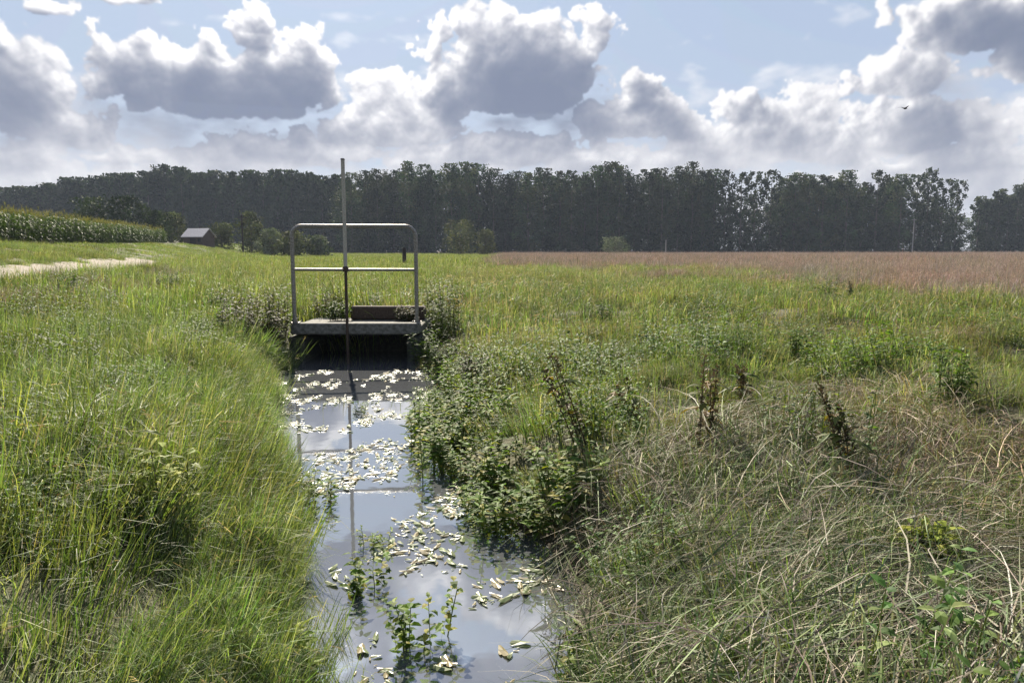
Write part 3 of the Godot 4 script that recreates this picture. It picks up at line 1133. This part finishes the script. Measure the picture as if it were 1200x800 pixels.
func make_grass() -> void:
	var lush := []; var lush_far := []; var mead := []; var mead_far := []; var lodged := []; var brown_near := []; var brown := []; var herb := []; var lush_wide := []; var mead_wide := []
	for k in 5:
		lush.append(blade_clump(560, 0.36, 0.12, 0.42, 0.0046, 0.8, LUSH, 0.012, SEEDS))
		mead.append(blade_clump(430, 0.36, 0.10, 0.32, 0.0048, 0.9, MEADOW, 0.03, SEEDS))
		lodged.append(lodged_clump(520, 0.40, 0.12, 0.48, 0.0034, STRAW))
		herb.append(herb_clump(26, 0.34, 0.32, 0.06, 0.028, HERBS, Color(0.08, 0.10, 0.03)))
	for k in 4:
		lush_far.append(blade_clump(420, 0.70, 0.18, 0.48, 0.010, 0.7, LUSH, 0.07, SEEDS))
		mead_far.append(blade_clump(420, 0.70, 0.12, 0.42, 0.010, 0.8, MEADOW, 0.08, SEEDS))
		brown_near.append(blade_clump(360, 0.70, 0.25, 0.5, 0.009, 0.6, BROWN, 0.3, SEEDS))
		brown.append(blade_clump(170, 1.0, 0.25, 0.55, 0.022, 0.5, BROWN, 0.3, SEEDS))
		lush_wide.append(blade_clump(170, 1.0, 0.15, 0.42, 0.022, 0.6, LUSH, 0.03, SEEDS))
		mead_wide.append(blade_clump(170, 1.0, 0.12, 0.36, 0.022, 0.6, MEADOW, 0.05, SEEDS))
	var W := {}
	for k in ["lush", "lush_far", "meadow", "meadow_far", "lodged", "brown_near", "brown", "herb", "herb_left", "lush_wide", "meadow_wide"]:
		W[k] = [[[], [], [], [], []], [[], [], [], [], []]]
	var bands := [[0.9, 4.0, 17.0], [4.0, 11.0, 10.0], [11.0, 24.0, 3.0], [24.0, 45.0, 2.2], [45.0, 90.0, 1.0], [90.0, 160.0, 0.7], [160.0, 268.0, 0.5]]
	for b in bands:
		var far: bool = b[0] >= 11.0
		var wide: bool = b[0] >= 45.0
		var count := int(0.8 * (b[1] * b[1] - b[0] * b[0]) * b[2])
		for k in count:
			var d := sqrt(lerpf(b[0] * b[0], b[1] * b[1], rng.randf()))
			var x := rng.randf_range(-0.8, 0.8) * d
			var c := corn_side(x, -d)
			if c > -0.3:
				continue
			var left := x < -2.4 if d > 11.3 else x < (left_edge(d) + right_edge(d)) * 0.5
			if d < 12.8:
				if x > left_edge(d) - 0.12 and x < right_edge(d) + 0.15:
					continue
				if d > 11.0 and d < 12.6 and x > -3.45 and x < -1.3:
					continue
			if d > 8.0 and d < 45.0 and absf(x - track_middle(d)) < 1.35 + fine.get_noise_2d(x * 2.0, d * 2.0) * 0.35:
				continue
			if d < 1.6 and absf(x) < 0.9:
				continue
			var pn := patch.get_noise_2d(x, d)
			var pm := patch.get_noise_2d(x * 2.3 + 90.0, d * 2.3)
			var kind := "meadow"
			var size := rng.randf_range(0.6, 1.3)
			if left:
				kind = "lush"
				size *= 1.0 + pn * 0.3
				size *= lerpf(0.72, 1.0, smoothstep(1.0, 5.0, d))
				if c > -9.0:
					size *= 0.6
				if rng.randf() < 0.14 + pm * 0.5 and d < 24.0:
					kind = "herb_left"
				if far and not wide and absf(x - track_middle(d) - 3.2) < 1.0 and d < 32.0 and rng.randf() < 0.4:
					kind = "brown_near"
					size *= 0.7
			else:
				var br := brown_share(x, d)
				if rng.randf() < br:
					kind = "brown_near"
				elif d < 11.0 and rng.randf() < smoothstep(7.0, 2.6, d) * 0.85 + pn * 0.5:
					kind = "lodged"
				elif rng.randf() < 0.16 + pm * 0.6 and d < 24.0:
					kind = "herb"
				size *= 1.0 + pm * 0.5
				if d < 5.5 and kind == "meadow":
					size *= 0.8
			if far and not kind.begins_with("herb"):
				kind = {"meadow": "meadow_far", "lush": "lush_far", "brown_near": "brown_near"}[kind]
			if wide:
				kind = {"meadow_far": "meadow_wide", "lush_far": "lush_wide", "brown_near": "brown"}[kind]
			var y := ground(x, -d)
			if y < 0.02 and kind != "herb":
				continue
			var slots := 4 if far else 5
			var q := rng.randi() % slots
			var turn := rng.randf() * TAU
			if kind == "lodged":
				turn = pm * 1.6 + rng.randf_range(-0.5, 0.5) + 0.15
			var bas := Basis(Vector3.UP, turn).scaled_local(Vector3(size, size * rng.randf_range(0.85, 1.15), size))
			# lie with the slope
			var e := 0.25 if not far else 0.6
			var nx := ground(x - e, -d) - ground(x + e, -d)
			var nz := ground(x, -d - e) - ground(x, -d + e)
			var up := Vector3(clampf(nx / (2.0 * e), -0.7, 0.7), 1.0, clampf(nz / (2.0 * e), -0.7, 0.7)).normalized()
			bas = Basis(Quaternion(Vector3.UP, up)) * bas
			W[kind][0][q].append(Transform3D(bas, Vector3(x, y - 0.01, -d)))
			var v := 1.0 + pm * 0.4 + rng.randf_range(-0.28, 0.28)
			var warm := 1.0 + pn * 0.22
			W[kind][1][q].append(Color(v * warm, v, v * (1.0 + rng.randf_range(-0.1, 0.1))))
	# the lip of the left bank is overgrown right down to the water
	var ld := 1.3
	while ld < 11.0:
		for k in 3:
			var x := left_edge(ld) - rng.randf_range(0.06, 0.5)
			var q := rng.randi() % 5
			var sz := rng.randf_range(0.55, 0.85)
			var out := Basis(Vector3(0, 0, 1), -0.35) * Basis(Vector3.UP, rng.randf() * TAU).scaled_local(Vector3.ONE * sz)
			W.lush[0][q].append(Transform3D(out, Vector3(x, ground(x, -ld) - 0.02, -ld)))
			var v := rng.randf_range(0.75, 1.25)
			W.lush[1][q].append(Color(v, v, v))
		ld += 0.16
	mass("bank_grass", "lush tall yellow-green grass covering the left bank", "grass", lush, M.grass, W.lush[0], W.lush[1])
	mass("slope_grass", "far green grass below the barn and the bushes", "grass", lush_wide, M.grass, W.lush_wide[0], W.lush_wide[1])
	mass("field_edge_grass", "far green grass where the meadow turns into the brown field", "grass", mead_wide, M.grass, W.meadow_wide[0], W.meadow_wide[1])
	mass("verge_grass", "green grass between the ditch, the track and the corn further off", "grass", lush_far, M.grass, W.lush_far[0], W.lush_far[1])
	mass("meadow_grass", "shorter green meadow grass right of the ditch", "grass", mead, M.grass, W.meadow[0], W.meadow[1])
	mass("far_meadow_grass", "green meadow grass in the middle distance before the brown field", "grass", mead_far, M.grass, W.meadow_far[0], W.meadow_far[1])
	mass("dead_grass", "flattened dry tan grass stems matted on the right bank", "grass", lodged, M.straw, W.lodged[0], W.lodged[1])
	mass("seeding_grass", "brown seeding grass at the near edge of the brown field", "grass", brown_near, M.straw, W.brown_near[0], W.brown_near[1])
	mass("field_grass", "reddish brown grass field reaching to the tree line", "grass", brown, M.straw, W.brown[0], W.brown[1])
	mass("meadow_herbs", "low leafy herbs among the grass right of the ditch", "herbs", herb, M.herb, W.herb[0], W.herb[1])
	mass("bank_herbs", "low leafy herbs among the tall grass of the left bank", "herbs", herb, M.herb, W.herb_left[0], W.herb_left[1])


func make_water_plants() -> void:
	# leafy water plants along the right edge
	var greens := [[0.075, 0.13, 0.025], [0.11, 0.18, 0.035], [0.05, 0.085, 0.022], [0.16, 0.22, 0.05], [0.24, 0.23, 0.06]]
	var kinds := []
	var label := "leafy green water plant crowding the right edge of the ditch"
	for k in 6:
		var t := thing("water_plant", label, "plant", Vector3.ZERO, 0.0, "water plants along the right edge")
		var st := Shape.new()
		var lv := Shape.new()
		for q in 9:
			var at := disc(0.14)
			var top := at * 1.5 + disc(0.10) + Vector3.UP * rng.randf_range(0.12, 0.36)
			st.ribbon(at - Vector3.UP * 0.12, (at + top) * 0.5, top, 0.008, disc(1.0).normalized(), Color(0.09, 0.12, 0.03), 3, 0.6)
			for n in 7:
				var f := 0.3 + 0.7 * n / 6.0
				var p := at.lerp(top, f)
				var a := n * 1.7 + rng.randf()
				for e in 2:
					var o := Vector3(cos(a + e * PI), rng.randf_range(-0.1, 0.45), sin(a + e * PI)).normalized()
					lv.leaf(p, o, (Vector3.UP + disc(0.5)).normalized(), rng.randf_range(0.035, 0.075) * (1.0 + 0.14 * k), rng.randf_range(0.022, 0.042), pick(greens), rng.randf_range(0.0, 0.4))
		part("stems", st.mesh(), M.stem, t)
		var lm := part("leaves", lv.mesh(), M.water_leaf, t)
		lm.set_meta("kind", "stuff")
		kinds.append(t)
	var n := 0
	for k in 72:
		var d := 4.1 + 5.4 * pow(rng.randf(), 0.85)
		var out := rng.randf_range(-0.22, 0.42)
		if d > 6.8 and d < 8.6:
			out -= 0.1
		var x := right_edge(d) + out
		var at := Vector3(x, maxf(0.0, ground(x, -d)) - 0.02, -d)
		var size := rng.randf_range(0.45, 1.15)
		if n < 6:
			kinds[n].transform = Transform3D(Basis(Vector3.UP, rng.randf() * TAU).scaled_local(Vector3.ONE * size), at)
		else:
			copy_of(kinds[rng.randi() % 6], at, rng.randf() * TAU, Vector3.ONE * size)
		n += 1
	# clumps that stand out in the open water
	for a in [[-1.33, 4.85, 0.7, "small leafy clump in mid-water near the left bank"], [-0.72, 3.55, 0.75, "leafy clump in the water near the bottom of the picture, left one"], [-0.42, 3.05, 0.85, "leafy clump in the water at the bottom of the picture"], [-1.62, 7.6, 0.55, "tiny clump of stems in the middle of the bright water"], [0.30, 2.85, 0.75, "leafy clump against the right bank at the bottom of the picture"], [-0.80, 4.15, 0.5, "low sprig in mid-water below the larger clump"]]:
		var o := copy_of(kinds[rng.randi() % 6], Vector3(a[0], -0.05, -a[1]), rng.randf() * TAU, Vector3.ONE * a[2])
		tag(o, a[3], "plant")
		o.remove_meta("group")
	# floating leaves
	var pad := []
	for k in 3:
		var s := Shape.new()
		var col := Color(0.10, 0.13, 0.05) if k < 2 else Color(0.20, 0.17, 0.09)
		var mid := Vector3(0, 0.004, 0)
		for q in 9:
			var a0 := TAU * q / 9.0
			var a1 := TAU * (q + 1) / 9.0
			var e0 := Vector3(cos(a0) * 0.027, 0.002 + 0.003 * sin(a0 * 2.0 + k), sin(a0) * 0.0095)
			var e1 := Vector3(cos(a1) * 0.027, 0.002 + 0.003 * sin(a1 * 2.0 + k), sin(a1) * 0.0095)
			s.tri(mid, e0, e1, col)
		pad.append(s.mesh())
	var where := [[], [], []]
	var tint := [[], [], []]
	var singles := 0
	for k in 9000:
		var d := 2.4 + 8.2 * rng.randf()
		var l := left_edge(d)
		var r := right_edge(d)
		var x := rng.randf_range(l, r)
		var cl := patch.get_noise_2d(x * 6.0, d * 3.0) + 0.5 * patch.get_noise_2d(x * 17.0 + 31.0, d * 9.0)
		var want := lerpf(0.26, 0.06, smoothstep(3.6, 5.2, d)) + (0.12 if d > 9.8 else 0.0)
		if cl < want or rng.randf() < 0.35:
			continue
		var size := 0.35 + 1.7 * pow(rng.randf(), 2.2)
		var bas := Basis(Vector3.UP, rng.randf() * TAU).scaled_local(Vector3.ONE * size)
		bas = Basis(Vector3(rng.randf_range(-1, 1), 0, rng.randf_range(-1, 1)).normalized(), rng.randf() * 0.10) * bas
		var tr := Transform3D(bas, Vector3(x, 0.003 + rng.randf() * 0.004, -d))
		if d < 3.7 and singles < 150:
			singles += 1
			var o := part("floating_leaf", pad[rng.randi() % 3], M.pad, self)
			o.transform = tr
			tag(o, "small oval leaf floating on the near water", "leaf", "floating leaves on the near water")
			continue
		var q := rng.randi() % 3
		where[q].append(tr)
		var v := rng.randf_range(0.7, 1.4)
		tint[q].append(Color(v, v, v))
	mass("floating_leaves", "scatter of small glossy leaves floating on the bright water further off", "leaves", pad, M.pad, where, tint)


# a tall seeding weed: stem, side branches with dark seed clusters, large leaves low down
func seed_weed(high: float, lean: Vector3, label: String, at: Vector3, dark := true) -> void:
	var t := thing("dock_plant", label, "weed", at, rng.randf() * TAU)
	t.rotation.y = 0.0
	var st := Shape.new()
	var sd := Shape.new()
	var lv := Shape.new()
	var seedp := [[0.065, 0.055, 0.032], [0.09, 0.065, 0.04], [0.06, 0.07, 0.032]] if dark else [[0.14, 0.10, 0.06], [0.11, 0.09, 0.05]]
	var top := lean * high + Vector3.UP * high
	for k in 3:
		var b := disc(0.05)
		var e := top * rng.randf_range(0.75, 1.0) + disc(0.08)
		var mid := b.lerp(e, 0.5) + disc(0.03)
		st.ribbon(b - Vector3.UP * 0.05, mid, e, 0.010, Vector3(1, 0, 0.2).normalized(), Color(0.09, 0.065, 0.04), 4, 0.4)
		st.ribbon(b - Vector3.UP * 0.05, mid, e, 0.010, Vector3(0.2, 0, 1).normalized(), Color(0.09, 0.065, 0.04), 4, 0.4)
		for q in 110:
			var f := rng.randf_range(0.25, 1.0)
			var p := b * (1 - f) * (1 - f) + mid * 2 * f * (1 - f) + e * f * f
			var o := (disc(1.0) + Vector3.UP * 0.7).normalized()
			p += o * rng.randf() * 0.085 * (1.25 - f)
			sd.leaf(p, o, (Vector3.UP + disc(0.8)).normalized(), rng.randf_range(0.012, 0.03), rng.randf_range(0.010, 0.02), pick(seedp), 0.1)
	for q in 26:
		var f := rng.randf_range(0.03, 0.75)
		var a := q * 2.4
		var o := Vector3(cos(a), rng.randf_range(0.1, 0.7), sin(a)).normalized()
		lv.leaf(top * f, o, (Vector3.UP + disc(0.3)).normalized(), rng.randf_range(0.10, 0.22), rng.randf_range(0.035, 0.06), pick([[0.07, 0.10, 0.03], [0.10, 0.11, 0.035], [0.14, 0.10, 0.04]]), rng.randf_range(0.2, 0.6))
	part("stem", st.mesh(), M.stem, t)
	part("seed_heads", sd.mesh(), M.straw, t).set_meta("kind", "stuff")
	part("leaves", lv.mesh(), M.herb, t).set_meta("kind", "stuff")


func leafy_clump(called: String, label: String, category: String, at: Vector3, high: float, radius: float, stems: int, pal: Array) -> void:
	var t := thing(called, label, category, at)
	var st := Shape.new()
	var lv := Shape.new()
	for k in stems:
		var b := disc(radius * 0.7)
		var e := b * 1.35 + disc(0.1 * high) + Vector3.UP * high * rng.randf_range(0.55, 1.05)
		var mid := b.lerp(e, 0.5) + disc(0.03)
		st.ribbon(b - Vector3.UP * 0.05, mid, e, 0.008, disc(1.0).normalized(), Color(0.08, 0.085, 0.035), 3, 0.4)
		for q in 16:
			var f := 0.15 + 0.85 * q / 15.0
			var p := b * (1 - f) * (1 - f) + mid * 2 * f * (1 - f) + e * f * f
			var a := q * 2.4 + rng.randf()
			var o := Vector3(cos(a), rng.randf_range(0.0, 0.6), sin(a)).normalized()
			lv.leaf(p, o, (Vector3.UP + disc(0.5)).normalized(), rng.randf_range(0.06, 0.13), rng.randf_range(0.016, 0.036), pick(pal), rng.randf_range(0.1, 0.5))
	part("stems", st.mesh(), M.stem, t)
	part("leaves", lv.mesh(), M.herb, t).set_meta("kind", "stuff")


func make_weeds() -> void:
	var on := func(x: float, d: float) -> Vector3:
		return Vector3(x, ground(x, -d), -d)
	seed_weed(0.72, Vector3(-0.42, 0, 0), "tall dark weed leaning left on the right bank, nearest the water's bend", on.call(0.50, 4.85))
	seed_weed(0.45, Vector3(-0.40, 0, 0), "dark weed leaning left just right of the tallest leaning one", on.call(0.95, 5.5))
	seed_weed(0.66, Vector3(0.03, 0, 0), "thin upright brown weed in the middle of the right meadow", on.call(1.2, 4.5), false)
	seed_weed(0.52, Vector3(-0.22, 0, 0), "dark weed leaning left, right of the thin upright one", on.call(1.92, 4.1))
	seed_weed(0.40, Vector3(-0.1, 0, 0), "short brown weed above the dark weed at right", on.call(2.0, 6.3), false)
	seed_weed(0.55, Vector3(0.02, 0, 0), "brown weed at the far edge of the green meadow at right", on.call(8.2, 18.0))
	var green := [[0.06, 0.10, 0.022], [0.085, 0.13, 0.03], [0.05, 0.08, 0.025]]
	var lively := [[0.08, 0.14, 0.025], [0.11, 0.17, 0.035], [0.07, 0.115, 0.025]]
	var dull := [[0.045, 0.06, 0.026], [0.055, 0.062, 0.032], [0.07, 0.055, 0.036]]
	leafy_clump("weed_clump", "bushy green weed leaning over at the right edge of the meadow", "weed", on.call(3.35, 5.6), 0.52, 0.16, 16, lively)
	leafy_clump("weed_clump", "upright green tuft in the middle right of the meadow", "weed", on.call(3.3, 8.4), 0.5, 0.16, 16, lively)
	leafy_clump("weed_clump", "tall grey-green weed standing right of the railing", "weed", on.call(-1.05, 11.9), 1.05, 0.36, 44, green)
	leafy_clump("weed_clump", "dark tangled weed left of the railing's foot", "weed", on.call(-3.75, 11.5), 0.8, 0.36, 44, dull)
	leafy_clump("weed_clump", "dull brownish weed further left of the railing", "weed", on.call(-4.4, 11.9), 0.6, 0.32, 28, dull)
	leafy_clump("weed_clump", "dark weed hanging over the left end of the culvert opening", "weed", on.call(-3.55, 10.9), 0.55, 0.28, 36, dull)
	leafy_clump("weed_clump", "brownish weed on the left bank just before the culvert", "weed", on.call(-3.95, 10.7), 0.55, 0.3, 30, dull)
	leafy_clump("weed_clump", "weed hanging over the right end of the culvert opening", "weed", on.call(-1.25, 10.95), 0.5, 0.26, 34, green)
	leafy_clump("weed_clump", "tall weed behind the right railing post", "weed", on.call(-1.35, 12.9), 0.8, 0.3, 32, green)
	var sunny := [[0.20, 0.24, 0.03], [0.24, 0.26, 0.04], [0.15, 0.20, 0.03]]
	leafy_clump("weed_clump", "bright yellow-green leafy plant at the bottom edge beside the water", "weed", on.call(-0.86, 2.72), 0.30, 0.12, 12, sunny)
	leafy_clump("weed_clump", "yellow-green tuft in the dry grass at lower right", "weed", on.call(1.75, 2.95), 0.20, 0.10, 9, sunny)
	leafy_clump("weed_clump", "yellow-green leafy weed low in the left bank grass", "weed", on.call(-1.55, 3.2), 0.42, 0.10, 9, sunny)
	leafy_clump("weed_clump", "low brownish weed growing on the deck before the timber", "weed", Vector3(-1.75, 0.545, -12.05), 0.24, 0.16, 16, dull)
	leafy_clump("weed_clump", "low green weed growing on the deck left of the pole", "weed", Vector3(-2.85, 0.545, -12.1), 0.30, 0.22, 22, green)
	leafy_clump("weed_clump", "bushy weed seen between the left railing post and the pole", "weed", on.call(-3.25, 13.1), 0.55, 0.34, 30, dull)
	leafy_clump("weed_clump", "low green weed behind the pole of the sluice", "weed", on.call(-2.5, 13.4), 0.45, 0.30, 24, green)
	leafy_clump("weed_clump", "dark green clump overhanging the right side of the culvert", "weed", on.call(-0.95, 10.3), 0.42, 0.30, 30, green)
	leafy_clump("weed_clump", "dark clump on the right bank above the reddish soil", "weed", on.call(-0.45, 8.4), 0.40, 0.22, 24, dull)
	leafy_clump("weed_clump", "clump of weeds at the brown field's edge on the right", "weed", on.call(7.6, 18.0), 0.55, 0.35, 26, green)
	leafy_clump("weed_clump", "dark low weed in the green meadow behind the leaning weeds", "weed", on.call(1.5, 13.0), 0.4, 0.35, 26, green)
	leafy_clump("weed_clump", "broad dark weed in the grass between track and ditch", "weed", on.call(-8.4, 18.2), 0.5, 0.4, 26, green)
	leafy_clump("weed_clump", "green weed at the left edge of the picture before the track", "weed", on.call(-8.6, 14.4), 0.5, 0.35, 26, green)
	leafy_clump("weed_clump", "weed in the grass a little left of the culvert", "weed", on.call(-5.4, 13.6), 0.5, 0.35, 26, green)
